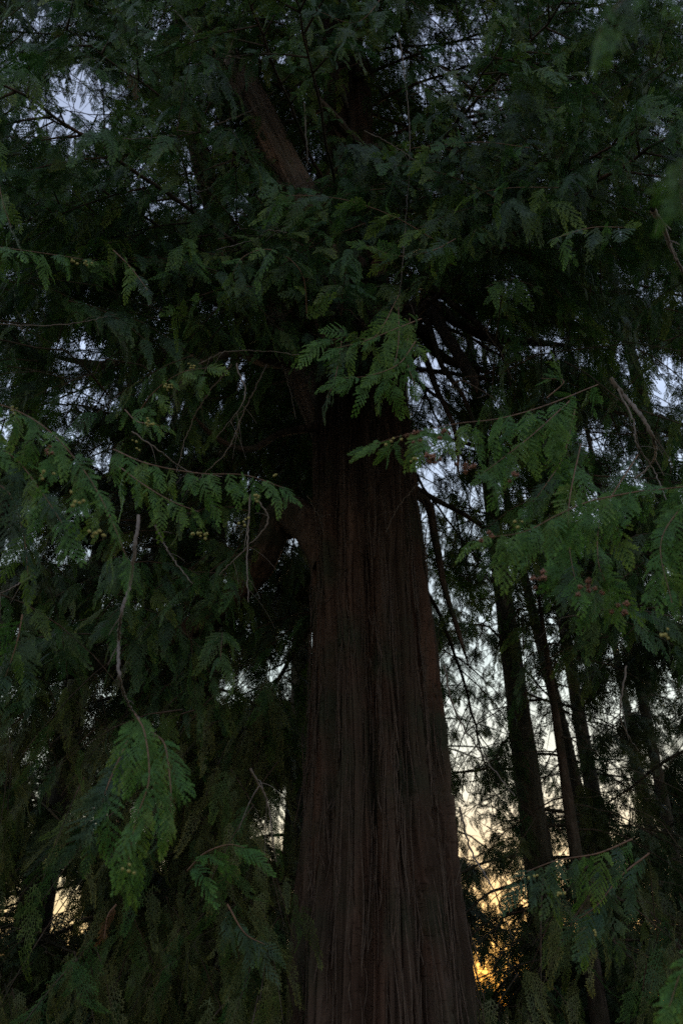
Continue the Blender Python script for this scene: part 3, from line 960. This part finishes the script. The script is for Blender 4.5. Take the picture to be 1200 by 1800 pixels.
# ------------------------------------------------------------------ crown thinness: where the trees stand apart and the sky comes through
GAPS = [  # px, py, half width, half height, openness
    (135, 190, 40, 55, .85), (190, 345, 60, 26, .5), (325, 330, 42, 50, .6), (418, 372, 14, 22, .95), (345, 258, 22, 10, .8), (205, 155, 12, 12, .8),
    (160, 625, 42, 24, .75), (155, 710, 50, 36, .85), (255, 630, 24, 24, .6), (365, 535, 26, 22, .7), (445, 60, 0, 0, 0), (310, 722, 12, 14, .8),
    (290, 30, 14, 12, .8), (595, 60, 8, 70, .7), (790, 70, 40, 40, .6), (850, 190, 36, 40, .65), (765, 160, 26, 40, .65), (845, 20, 30, 18, .5),
    (730, 600, 60, 90, .55), (965, 600, 22, 20, .8), (850, 600, 25, 20, .6), (1180, 660, 40, 40, .7), (775, 680, 45, 40, .7),
    (750, 870, 22, 60, .95), (1055, 765, 50, 30, .85), (1060, 820, 60, 80, .6), (835, 890, 40, 20, .9), (245, 945, 34, 30, .97), (15, 960, 30, 55, .6), (160, 1035, 12, 8, .8),
    (185, 1140, 30, 10, .9), (190, 1192, 28, 8, .97), (150, 1250, 32, 16, .9), (160, 1310, 50, 30, .6), (330, 1160, 60, 30, .35), (180, 1420, 30, 30, .5),
    (845, 1165, 46, 44, .72), (860, 1250, 50, 40, .74), (960, 1190, 50, 90, .9), (970, 1320, 60, 110, .96), (1080, 1300, 25, 160, .92), (905, 1020, 40, 70, .6), (860, 1010, 60, 90, .5),
    (830, 1320, 28, 60, .93), (830, 1480, 40, 90, .88), (890, 1560, 60, 50, .7), (860, 1650, 65, 60, .96), (1085, 1430, 20, 90, .92), (1130, 1200, 60, 60, .6), (1160, 1300, 40, 60, .6),
    (960, 1660, 40, 40, .7), (1060, 1620, 30, 20, .8), (1135, 1700, 44, 20, .35), (880, 1720, 50, 26, .6), (1100, 1600, 60, 40, .4),
    (60, 200, 16, 22, .8), (260, 300, 22, 14, .8), (285, 370, 20, 12, .8), (480, 560, 16, 16, .8), (420, 640, 14, 20, .7), (90, 900, 20, 20, .7), (300, 1250, 26, 22, .7), (420, 1180, 20, 30, .6), (110, 1180, 20, 16, .8), (60, 1300, 24, 22, .7), (250, 1420, 18, 26, .6), (45, 1640, 70, 34, 1.04), (115, 1600, 50, 26, 1.0), (75, 1500, 22, 26, .85), (95, 1560, 60, 60, .5), (50, 1715, 30, 10, .8), (20, 1590, 20, 40, .8), (390, 1690, 14, 24, .6), (500, 1430, 12, 120, .35), (90, 1350, 30, 60, .4),
]


def open_here(P, extra=0.0):
    q = project(P)
    if q is None: return 0
    x, y, _ = q
    o = 0.0
    for gx, gy, gw, gh, op in GAPS:
        if gw and abs(x - gx) < gw * 1.8 and abs(y - gy) < gh * 1.8:
            e = ((x - gx) / (gw + 8)) ** 2 + ((y - gy) / (gh + 8)) ** 2
            o = max(o, op * max(0.0, min(1.0, 1.7 - e)))
    return o * (0.95 if x < 520 else 0.84)


def in_front_of_trunk(P, margin=0.0):
    q = project(P)
    if q is None: return False
    x, y, dep = q
    if P.y < 7.0 and y > 700 - margin and 470 < x < 830: return True
    # a clearing in the near foliage before the leaning stem and before the swept limbs
    if P.y < 6.1 and margin >= 0:
        if 425 < x < 530 and abs(y - (110 + (x - 425) * 1.9)) < 50: return True
        if ((x - 795) / 75) ** 2 + ((y - 600) / 75) ** 2 < 1: return True
        if 600 < x < 700 and 110 < y < 235: return True
    return False


# ------------------------------------------------------------------ crown of the great cedar
sprays, twigs = [], Acc()
r_ = random.Random(21)


def palette():
    k = r_.random()
    return (0, 6) if k < 0.55 else ((6, 9) if k < 0.75 else (9, 12))


def limb_crown(base, az, Lm, rise, droop, r0, name_limb=True, every=0.20):
    d = Vector((math.cos(az), math.sin(az), 0))
    sdv = Vector((-d.y, d.x, 0))
    n = 26
    sway = r_.uniform(-0.25, 0.25)
    P = [base + d * Lm * u + sdv * sway * Lm * u * u + Vector((0, 0, Lm * (rise * u - droop * u * u + 0.22 * droop * u ** 4))) for u in [i / (n - 1) for i in range(n)]]
    P = [p + Vector((r_.uniform(-1, 1), r_.uniform(-1, 1), r_.uniform(-1, 1))) * 0.015 for p in P]
    cut = n
    for i, p in enumerate(P):
        if in_front_of_trunk(p, 40) and i > 3:
            cut = i
            break
        if p.z < 0.4 or (p - Vector((0, 0, 1.6))).length < 1.6:
            cut = i
            break
    P = P[:cut]
    if len(P) < 6: return
    a = Acc()
    a.tube(P, [r0 * (1 - 0.85 * i / (n - 1)) * r_.uniform(0.93, 1.07) for i in range(len(P))], 8)
    link('limb', a.mesh('limb', M_LIMB, origin=G0), giant)
    tot = Lm * len(P) / n
    m = int(tot / every * 1.25)
    for k in range(m):
        u = (0.12 + 0.88 * (k + r_.random()) / m)
        f = u * (len(P) - 1.01)
        j = int(f)
        p = P[j].lerp(P[j + 1], f - j)
        tan = (P[j + 1] - P[j]).normalized()
        s = -1 if k % 2 else 1
        bl = (0.45 + 0.9 * math.sin(math.pi * min(1, u * 0.9 + 0.15))) * r_.uniform(0.7, 1.2)
        dd = (tan * r_.uniform(0.5, 1.0) + sdv * s * r_.uniform(0.6, 1.1) + Vector((0, 0, r_.uniform(-0.5, 0.15)))).normalized()
        B = [p + dd * bl * t + Vector((0, 0, -0.38 * bl * t * t)) for t in (0, .25, .5, .75, 1)]
        op = open_here(B[3])
        if r_.random() < op * 0.9: continue
        if any(in_front_of_trunk(q, 10) for q in B): continue
        twigs.tube(B, [0.010 * (1 - 0.7 * t) for t in (0, .25, .5, .75, 1)], 4)
        nf = int(5 + bl * 9)
        pal = palette()
        for q in range(nf):
            t = 0.15 + 0.85 * (q + r_.random()) / nf
            g = t * 3.99
            jj = int(g)
            pp = B[jj].lerp(B[jj + 1], g - jj)
            bt = (B[jj + 1] - B[jj]).normalized()
            bs = bt.cross(Vector((0, 0, 1))).normalized() * (-1 if q % 2 else 1)
            fd = bt * r_.uniform(0.5, 1.0) + bs * r_.uniform(0.3, 1.0) + Vector((0, 0, -r_.uniform(0.1, 0.9)))
            if r_.random() < open_here(pp + fd * 0.15): continue
            if in_front_of_trunk(pp + fd.normalized() * 0.3): continue
            if (pp - Vector((0, 0, 1.6))).length < 2.0: continue
            nm = Vector((r_.uniform(-.45, .45), r_.uniform(-.45, .45), 1))
            sprays.append((pp - G0, frame(fd, nm), r_.uniform(0.20, 0.48), r_.randrange(*pal)))


for i in range(110):
    z = 6.9 + 12.5 * (i / 109) ** 0.9
    az = 0.5 + i * 2.39996 + r_.uniform(-0.2, 0.2)
    cx_, cy_ = trunk_c(z)
    toward = math.cos(az + math.pi / 2)          # 1 = towards the viewer
    Lm = r_.uniform(4.0, 6.4) * (1 - 0.22 * (z - 7) / 12) * (0.85 if toward > 0.5 else 1)
    limb_crown(Vector((cx_, cy_, z)), az, Lm, r_.uniform(-0.05, 0.25), r_.uniform(0.35, 0.6), 0.026)
# lower limbs, on the left, right and back only
for z, deg, Lm in ((6.2, 188, 5.0), (5.4, 170, 5.0), (6.5, 205, 4.6), (5.8, 150, 5.0), (7.0, 10, 5.0), (7.1, -18, 5.0), (6.4, 40, 5.0), (5.2, 120, 4.5), (5.9, 60, 5.0), (4.6, 160, 4.5), (7.2, -40, 5.2), (7.4, 222, 5.4), (7.8, 240, 5.0), (7.6, -62, 5.0)):
    cx_, cy_ = trunk_c(z)
    limb_crown(Vector((cx_, cy_, z)), R(deg), Lm, r_.uniform(-0.1, 0.1), r_.uniform(0.3, 0.5), 0.035)
# hanging side boughs of the lower crown, all round the near side
scatter('small_sprays', small, NEAR_T, 22, giant, M_LEAF)


def side_bough(P, bl, az, n, size):
    pal = palette() if P.z > 5.5 else (0, 9)
    dd = Vector((math.cos(az), math.sin(az), r_.uniform(-0.35, 0.2)))
    B = [P + dd * bl * t + Vector((0, 0, -0.45 * bl * t * t)) for t in (0, .25, .5, .75, 1)]
    if any(in_front_of_trunk(q, 60) for q in B): return
    twigs.tube(B, [0.006 * (1 - 0.7 * t) for t in (0, .25, .5, .75, 1)], 4)
    for q in range(n):
        t = 0.1 + 0.9 * (q + r_.random()) / n
        g = min(t, .999) * 4
        jj = min(3, int(g))
        pp = B[jj].lerp(B[jj + 1], g - jj)
        bt = (B[jj + 1] - B[jj]).normalized()
        bs = bt.cross(Vector((0, 0, 1))).normalized() * (-1 if q % 2 else 1)
        fd = bt * r_.uniform(0.5, 1.0) + bs * r_.uniform(0.3, 1.0) + Vector((0, 0, -r_.uniform(0.2, 1.1)))
        if r_.random() < open_here(pp + fd * 0.12): continue
        if in_front_of_trunk(pp + fd.normalized() * size, 40): continue
        sprays.append((pp - G0, frame(fd, Vector((r_.uniform(-.6, .6), r_.uniform(-.9, .3), .8))), size * r_.uniform(.6, 1.5), r_.randrange(*pal)))


for i in range(1100):
    zone = r_.random()
    if zone < 0.72: px_, py_ = r_.uniform(-80, 1280), r_.uniform(-160, 640)
    elif zone < 0.86: px_, py_ = r_.uniform(-60, 470), r_.uniform(600, 1250)
    else: px_, py_ = r_.uniform(880, 1260), r_.uniform(560, 1150)
    Y_ = r_.uniform(3.6, 7.5) if zone < 0.72 else r_.uniform(4.8, 7.8)
    P = at(px_, py_, Y_)
    if P.z > 13: continue
    if r_.random() < open_here(P): continue
    side_bough(P, r_.uniform(0.5, 1.1), r_.uniform(0, 6.28), r_.randint(8, 13), 0.27)
for i in range(900):
    # top corners and upper edge
    px_, py_ = r_.choice((r_.uniform(-80, 420), r_.uniform(780, 1280), r_.uniform(-80, 1280))), r_.uniform(-200, 420)
    P = at(px_, py_, r_.uniform(4.2, 9.5))
    if P.z > 19 or r_.random() < open_here(P): continue
    side_bough(P, r_.uniform(0.6, 1.3), r_.uniform(0, 6.28), r_.randint(9, 15), 0.34)
hanging = []
for i in range(520):
    px_, py_ = r_.uniform(-60, 500), r_.uniform(1150, 1830)
    if i % 5 == 0: px_, py_ = r_.uniform(860, 1260), r_.uniform(1500, 1830)
    P = at(px_, py_, r_.uniform(6.0, 9.5))
    if P.z < 0.5 or r_.random() < open_here(P): continue
    if vnoise(np.array([px_ * 0.011]), np.array([py_ * 0.008]), 61)[0] < 0.36: continue
    az, bl = r_.uniform(0, 6.28), r_.uniform(0.5, 1.1)
    dd = Vector((math.cos(az) * .6, math.sin(az) * .6, -0.6))
    B = [P + dd * bl * t + Vector((0, 0, -0.3 * bl * t * t)) for t in (0, .25, .5, .75, 1)]
    twigs.tube(B, [0.006 * (1 - 0.7 * t) for t in (0, .25, .5, .75, 1)], 4)
    for q in range(9):
        pp = B[q % 5] + Vector((r_.uniform(-.12, .12), r_.uniform(-.12, .12), 0))
        if r_.random() < open_here(pp): continue
        fd = Vector((r_.uniform(-.6, .6), r_.uniform(-.5, .5), -1))
        hanging.append((pp - G0, frame(fd, Vector((r_.uniform(-1, 1), r_.uniform(-1, 1), .3))), r_.uniform(.2, .62)))
scatter('hanging_foliage', hanging, HANG_T, 4, giant, M_OLIVE)
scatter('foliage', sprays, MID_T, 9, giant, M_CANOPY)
tw_ = link('twigs', twigs.mesh('twigs', M_LIMB, origin=G0), giant)
prop(tw_, kind='stuff')

# fine dead twigs radiating from the trunk under the crown
dead = Acc()
for i in range(620):
    z = r_.uniform(5.0, 11.5) if i < 420 else r_.uniform(0.8, 4.5)
    az = r_.uniform(0, 2 * math.pi)
    cx_, cy_ = trunk_c(z)
    st = Vector((cx_, cy_, z)) + Vector((math.cos(az), math.sin(az), 0)) * r_.uniform(0.4, 3.2)
    d = Vector((math.cos(az + r_.uniform(-.6, .6)), math.sin(az + r_.uniform(-.6, .6)), r_.uniform(-0.7, 0.1))).normalized()
    ln = r_.uniform(0.5, 1.8)
    q = [st + d * ln * u + Vector((r_.uniform(-.04, .04), r_.uniform(-.04, .04), -0.35 * ln * u * u)) for u in [j / 7 for j in range(8)]]
    if any(in_front_of_trunk(p, 0) for p in q): continue
    low = i >= 420
    if low and min(p.y for p in q) < 5.8: continue
    sw = Vector((r_.uniform(-1, 1), r_.uniform(-1, 1), r_.uniform(-.5, .5))) * 0.12 * ln
    q = [p + sw * math.sin(j * 0.9) + Vector((r_.uniform(-.02, .02), 0, r_.uniform(-.02, .02))) for j, p in enumerate(q)]
    r0 = r_.uniform(0.002, 0.004) if low else r_.uniform(0.003, 0.008)
    dead.tube(q, [r0 * (1 - 0.7 * j / 7) for j in range(8)], 5)
    for _ in range(3):
        j = r_.randrange(2, 7)
        e = (d + Vector((r_.uniform(-1, 1), r_.uniform(-1, 1), r_.uniform(-1, .3)))).normalized() * ln * 0.35
        dead.tube([q[j], q[j] + e * .5, q[j] + e + Vector((0, 0, -0.05))], [r0 * .5, r0 * .35, r0 * .2], 4)
prop(link('dead_twigs', dead.mesh('dead_twigs', M_LIMB, origin=G0), giant), kind='stuff')

# loose fibres of bark lifting off the trunk
fib = Acc()
for i in range(1000):
    z = r_.uniform(0.4, 7.2)
    t = r_.uniform(-1.7, 1.7)
    rr = trunk_r(z) + 0.012
    ln = r_.uniform(0.08, 0.8)
    cx_, cy_ = trunk_c(z)
    lift = r_.uniform(0.004, 0.03) if i % 5 else r_.uniform(0.03, 0.08)
    q = []
    for j in range(6):
        u = j / 5
        t2 = t + 0.02 * math.sin(u * 4 + i)
        r2 = trunk_r(z + ln * u) + 0.006 + lift * (u ** 2 if i % 2 else (1 - u) ** 2)
        for gq, gw, gd in GROOVE:
            r2 -= gd * 0.9 * math.exp(-((t2 - gq) / gw) ** 2)
        q.append((cx_ + r2 * math.sin(t2), cy_ - r2 * math.cos(t2), z + ln * u))
    wd = r_.uniform(0.0015, 0.007)
    fib.tube(q, [wd * 0.4, wd, wd, wd, wd * .8, wd * 0.3], 4)
prop(link('bark_fibres', fib.mesh('bark_fibres', M_FIBRE, origin=G0), giant), kind='stuff')


# ------------------------------------------------------------------ trees behind
def back_tree(name, x, y, H, Rc, base, r0, label, group=None, nl=46, sc=0.75, tree=FAR_T, nvar=6, lean=(0, 0), m=M_BGBARK, dens=1.0, lo=0.6, leafm=M_FAR, thin=1.0, curve=0.0):
    seed = int(abs(x * 31 + y * 17)) + 5
    q = random.Random(seed)
    root = empty(name, (x, y, 0))
    prop(root, label, 'tree', group)
    O = Vector((x, y, 0))
    ax = lambda z: Vector((x + lean[0] * z + curve * math.sin(z * 0.45), y + lean[1] * z, z))
    n = 30
    a = Acc()
    a.tube([ax(-0.3 + (H + .3) * i / (n - 1)) for i in range(n)], [r0 * (1 - 0.93 * (i / (n - 1)) ** 0.9) * q.uniform(0.95, 1.05) * (1.35 if i == 0 else 1) for i in range(n)], 14)
    link('trunk', a.mesh('trunk', m, origin=O), root)
    items, br = [], Acc()
    for i in range(nl):
        z = base + (H - base) * ((i + q.random()) / nl)
        az = q.uniform(0, 2 * math.pi)
        fr = (z - base) / (H - base)
        Lm = Rc * (1 - fr) ** 0.7 * q.uniform(0.7, 1.15) + 0.3
        d = Vector((math.cos(az), math.sin(az), 0))
        rise, dr = q.uniform(-0.1, 0.2), q.uniform(0.35, 0.7)
        P = [ax(z) + d * Lm * u + Vector((q.uniform(-.05, .05), q.uniform(-.05, .05), Lm * (rise * u - dr * u * u + 0.2 * dr * u ** 4))) for u in [j / 9 for j in range(10)]]
        br.tube(P, [max(0.006, r0 * 0.12 * (1 - fr * .7) * (1 - 0.85 * j / 9)) for j in range(10)], 5)
        # side twigs
        for _ in range(int(Lm * 3)):
            j = q.randrange(2, 9)
            e = (d * q.uniform(0, .8) + Vector((-d.y, d.x, 0)) * q.choice((-1, 1)) + Vector((0, 0, q.uniform(-.8, .2)))).normalized() * q.uniform(.4, 1.2)
            br.tube([P[j], P[j] + e * .5 + Vector((0, 0, -.05)), P[j] + e + Vector((0, 0, -.2))], [.007, .005, .0025], 4)
            if q.random() < 0.6 * dens:
                pp = P[j] + e * .5
                if q.random() > open_here(pp) * thin:
                    items.append((pp - O, frame(e + Vector((0, 0, -.5)), Vector((q.uniform(-.4, .4), q.uniform(-.4, .4), 1))), sc * q.uniform(.6, 1.0)))
        for _ in range(int(Lm * 6 * dens)):
            u = q.uniform(0.12, 1) ** 0.8
            f = u * 8.99
            j = int(f)
            pp = P[j].lerp(P[j + 1], f - j)
            s = q.choice((-1, 1))
            fd = d * q.uniform(.3, 1) + Vector((-d.y, d.x, 0)) * s * q.uniform(.2, 1) + Vector((0, 0, -q.uniform(.2, 1.2)))
            if pp.z < lo - 0.4: continue
            if q.random() < open_here(pp + fd * 0.3) * thin: continue
            items.append((pp - O, frame(fd, Vector((q.uniform(-.5, .5), q.uniform(-.5, .5), 1))), sc * q.uniform(.6, 1.15)))
    prop(link('branches', br.mesh('branches', m, origin=O), root), kind='stuff')
    if items:
        scatter('crown', items, tree, nvar, root, leafm)
    return root


GL = 'dark conifers standing behind the great cedar'
# three slender trunks at the right
def from_px(px, Y): return at(px, 1650, Y).x
back_tree('conifer', at(925, 1300, 11).x, 11, 17, 2.0, 1.8, 0.24, 'dark conifer with the thickest straight trunk just right of the great cedar', nl=52, dens=0.75, sc=0.45, thin=0.95, lean=(-0.012, 0), curve=0.0)
back_tree('conifer', at(1040, 1480, 13).x, 13, 18, 2.0, 2.5, 0.16, 'slender bent conifer trunk second from the great cedar against pale sky', nl=44, dens=0.6, sc=0.42, thin=0.95, lean=(-0.05, 0), curve=0.12)
back_tree('conifer', at(1085, 1480, 14).x, 14, 18, 2.2, 3.0, 0.18, 'slender dark conifer trunk beside the bent one, leaning to the left', nl=44, dens=0.6, sc=0.42, thin=0.95, lean=(-0.045, 0), curve=-0.08)
back_tree('conifer', at(1180, 1480, 12.5).x, 12.5, 17, 2.6, 1.2, 0.12, 'dense dark conifer filling the right edge behind the hanging green boughs', nl=62, dens=1.2)
back_tree('young_tree', at(1040, 1700, 8.5).x, 8.5, 6.5, 1.4, 1.2, 0.12, 'small reddish barked young tree low on the right under the hanging bough', nl=26, dens=1.0, sc=0.5, m=M_LIMB)
back_tree('conifer', at(1330, 1480, 10).x, 10, 16, 3.0, 1.0, 0.28, 'dark conifer just past the right edge whose boughs reach into view', nl=60, dens=1.2)
# left side
back_tree('conifer', at(330, 1500, 11).x, 11, 17, 3.4, 0.9, 0.28, 'broad dark conifer just left of the great trunk with olive hanging sprays', nl=76, dens=1.1, tree=OLV_T, nvar=5)
back_tree('conifer', at(80, 1500, 12).x, 12, 17, 3.3, 1.0, 0.30, 'dark conifer near the left edge with amber light showing beneath it', nl=70, dens=1.1)
back_tree('conifer', at(-160, 1500, 9).x, 9, 16, 3.2, 0.8, 0.28, 'dark conifer at the left edge whose boughs crowd the corner', nl=66, dens=1.2)
back_tree('conifer', at(200, 1500, 19).x, 19, 22, 4.2, 1.0, 0.32, 'tall far conifer behind the two at the left', nl=70, dens=1.0, sc=1.1)
back_tree('conifer', at(520, 1500, 17).x, 17, 22, 4.4, 1.0, 0.34, 'tall far conifer hidden mostly behind the great trunk', nl=80, dens=1.1, sc=1.1)
back_tree('conifer', at(760, 1500, 22).x, 22, 22, 3.6, 2.0, 0.34, 'far conifer seen in the gap right beside the great trunk', nl=70, dens=1.2, sc=0.6, thin=0.85)
FARO = Vector((at(1150, 1500, 22).x, 22, 0))
FAR_TREE = back_tree('conifer', at(1150, 1500, 22).x, 22, 21, 4.2, 1.2, 0.20, 'far conifer behind the slender trunks at the right', nl=70, dens=1.1, sc=0.6, thin=0.88)
# fine outer twigs of the far conifers, spread through their crowns
veil = Acc()
fine = []
for k in range(1750):
    px_, py_ = rng.uniform(770, 1240), rng.uniform(960, 1740)
    cl = vnoise(np.array([px_ * 0.018]), np.array([py_ * 0.022]), 91)[0]
    if rng.random() > 0.25 + cl * 0.9: continue
    P = at(px_, py_, rng.uniform(14.5, 20))
    if rng.random() < open_here(P) * 0.55: continue
    d = Vector((rng.uniform(-1, 1), rng.uniform(-.6, .6), rng.uniform(-.8, .15))).normalized()
    fine.append((P - FARO, frame(d, Vector((rng.uniform(-.5, .5), -0.6, .8))), rng.uniform(0.22, 0.6)))
    if k % 2: veil.tube([P - d * .5, P, P + d * .4], [.008, .006, .003], 3)
scatter('outer_sprays', fine, FAR_T, 6, FAR_TREE, M_FAR)
prop(link('outer_twigs', veil.mesh('outer_twigs', M_BGBARK, origin=FARO), FAR_TREE), kind='stuff')
# low growth
for k, (px, Y, H, Rc, lab) in enumerate([
        (330, 8.6, 3.4, 1.3, 'olive green shrub low on the left beside the great trunk'),
        (180, 9.5, 3.2, 1.4, 'pale olive shrub at the bottom left between dark conifers'),
        (460, 9.2, 3.2, 1.2, 'feathery olive shrub touching the left side of the great trunk base'),
        (60, 8.5, 2.6, 1.2, 'dark shrub in the bottom left corner'),
        (950, 10.0, 3.0, 1.2, 'dark feathery shrub low right of the great trunk'),
        (1160, 9.0, 3.0, 1.4, 'dark shrub in the bottom right corner')]):
    rt = back_tree('shrub', at(px, 1700, Y).x, Y, H, Rc, 0.3, 0.06, lab, nl=34, dens=1.6, sc=0.42, tree=OLV_T if k < 3 else FAR_T, nvar=5, lo=0.3, thin=0.9)
    rt['category'] = 'shrub'
# far wood line low down, one dark mass with no tree to be told apart
wood = []
for k in range(900):
    X = rng.uniform(-40, 40)
    Y = rng.uniform(30, 48)
    Z = rng.uniform(0.2, 1.0) * (3.2 + 2.6 * vnoise(np.array([X * 0.25 + 60]), np.array([Y * 0.1]), 77)[0])
    P = Vector((X, Y, Z))
    if rng.random() < open_here(P) * 0.95: continue
    wood.append((P, frame(Vector((rng.uniform(-1, 1), rng.uniform(-1, 1), rng.uniform(-1, .3))), Vector((rng.uniform(-.4, .4), -0.5, 1))), rng.uniform(1.2, 2.4)))
wd_ = scatter('distant_wood', wood, FAR_T, 6, None, M_FAR)
prop(wd_, 'low dark line of distant woodland under the amber sunset glow', 'woodland')
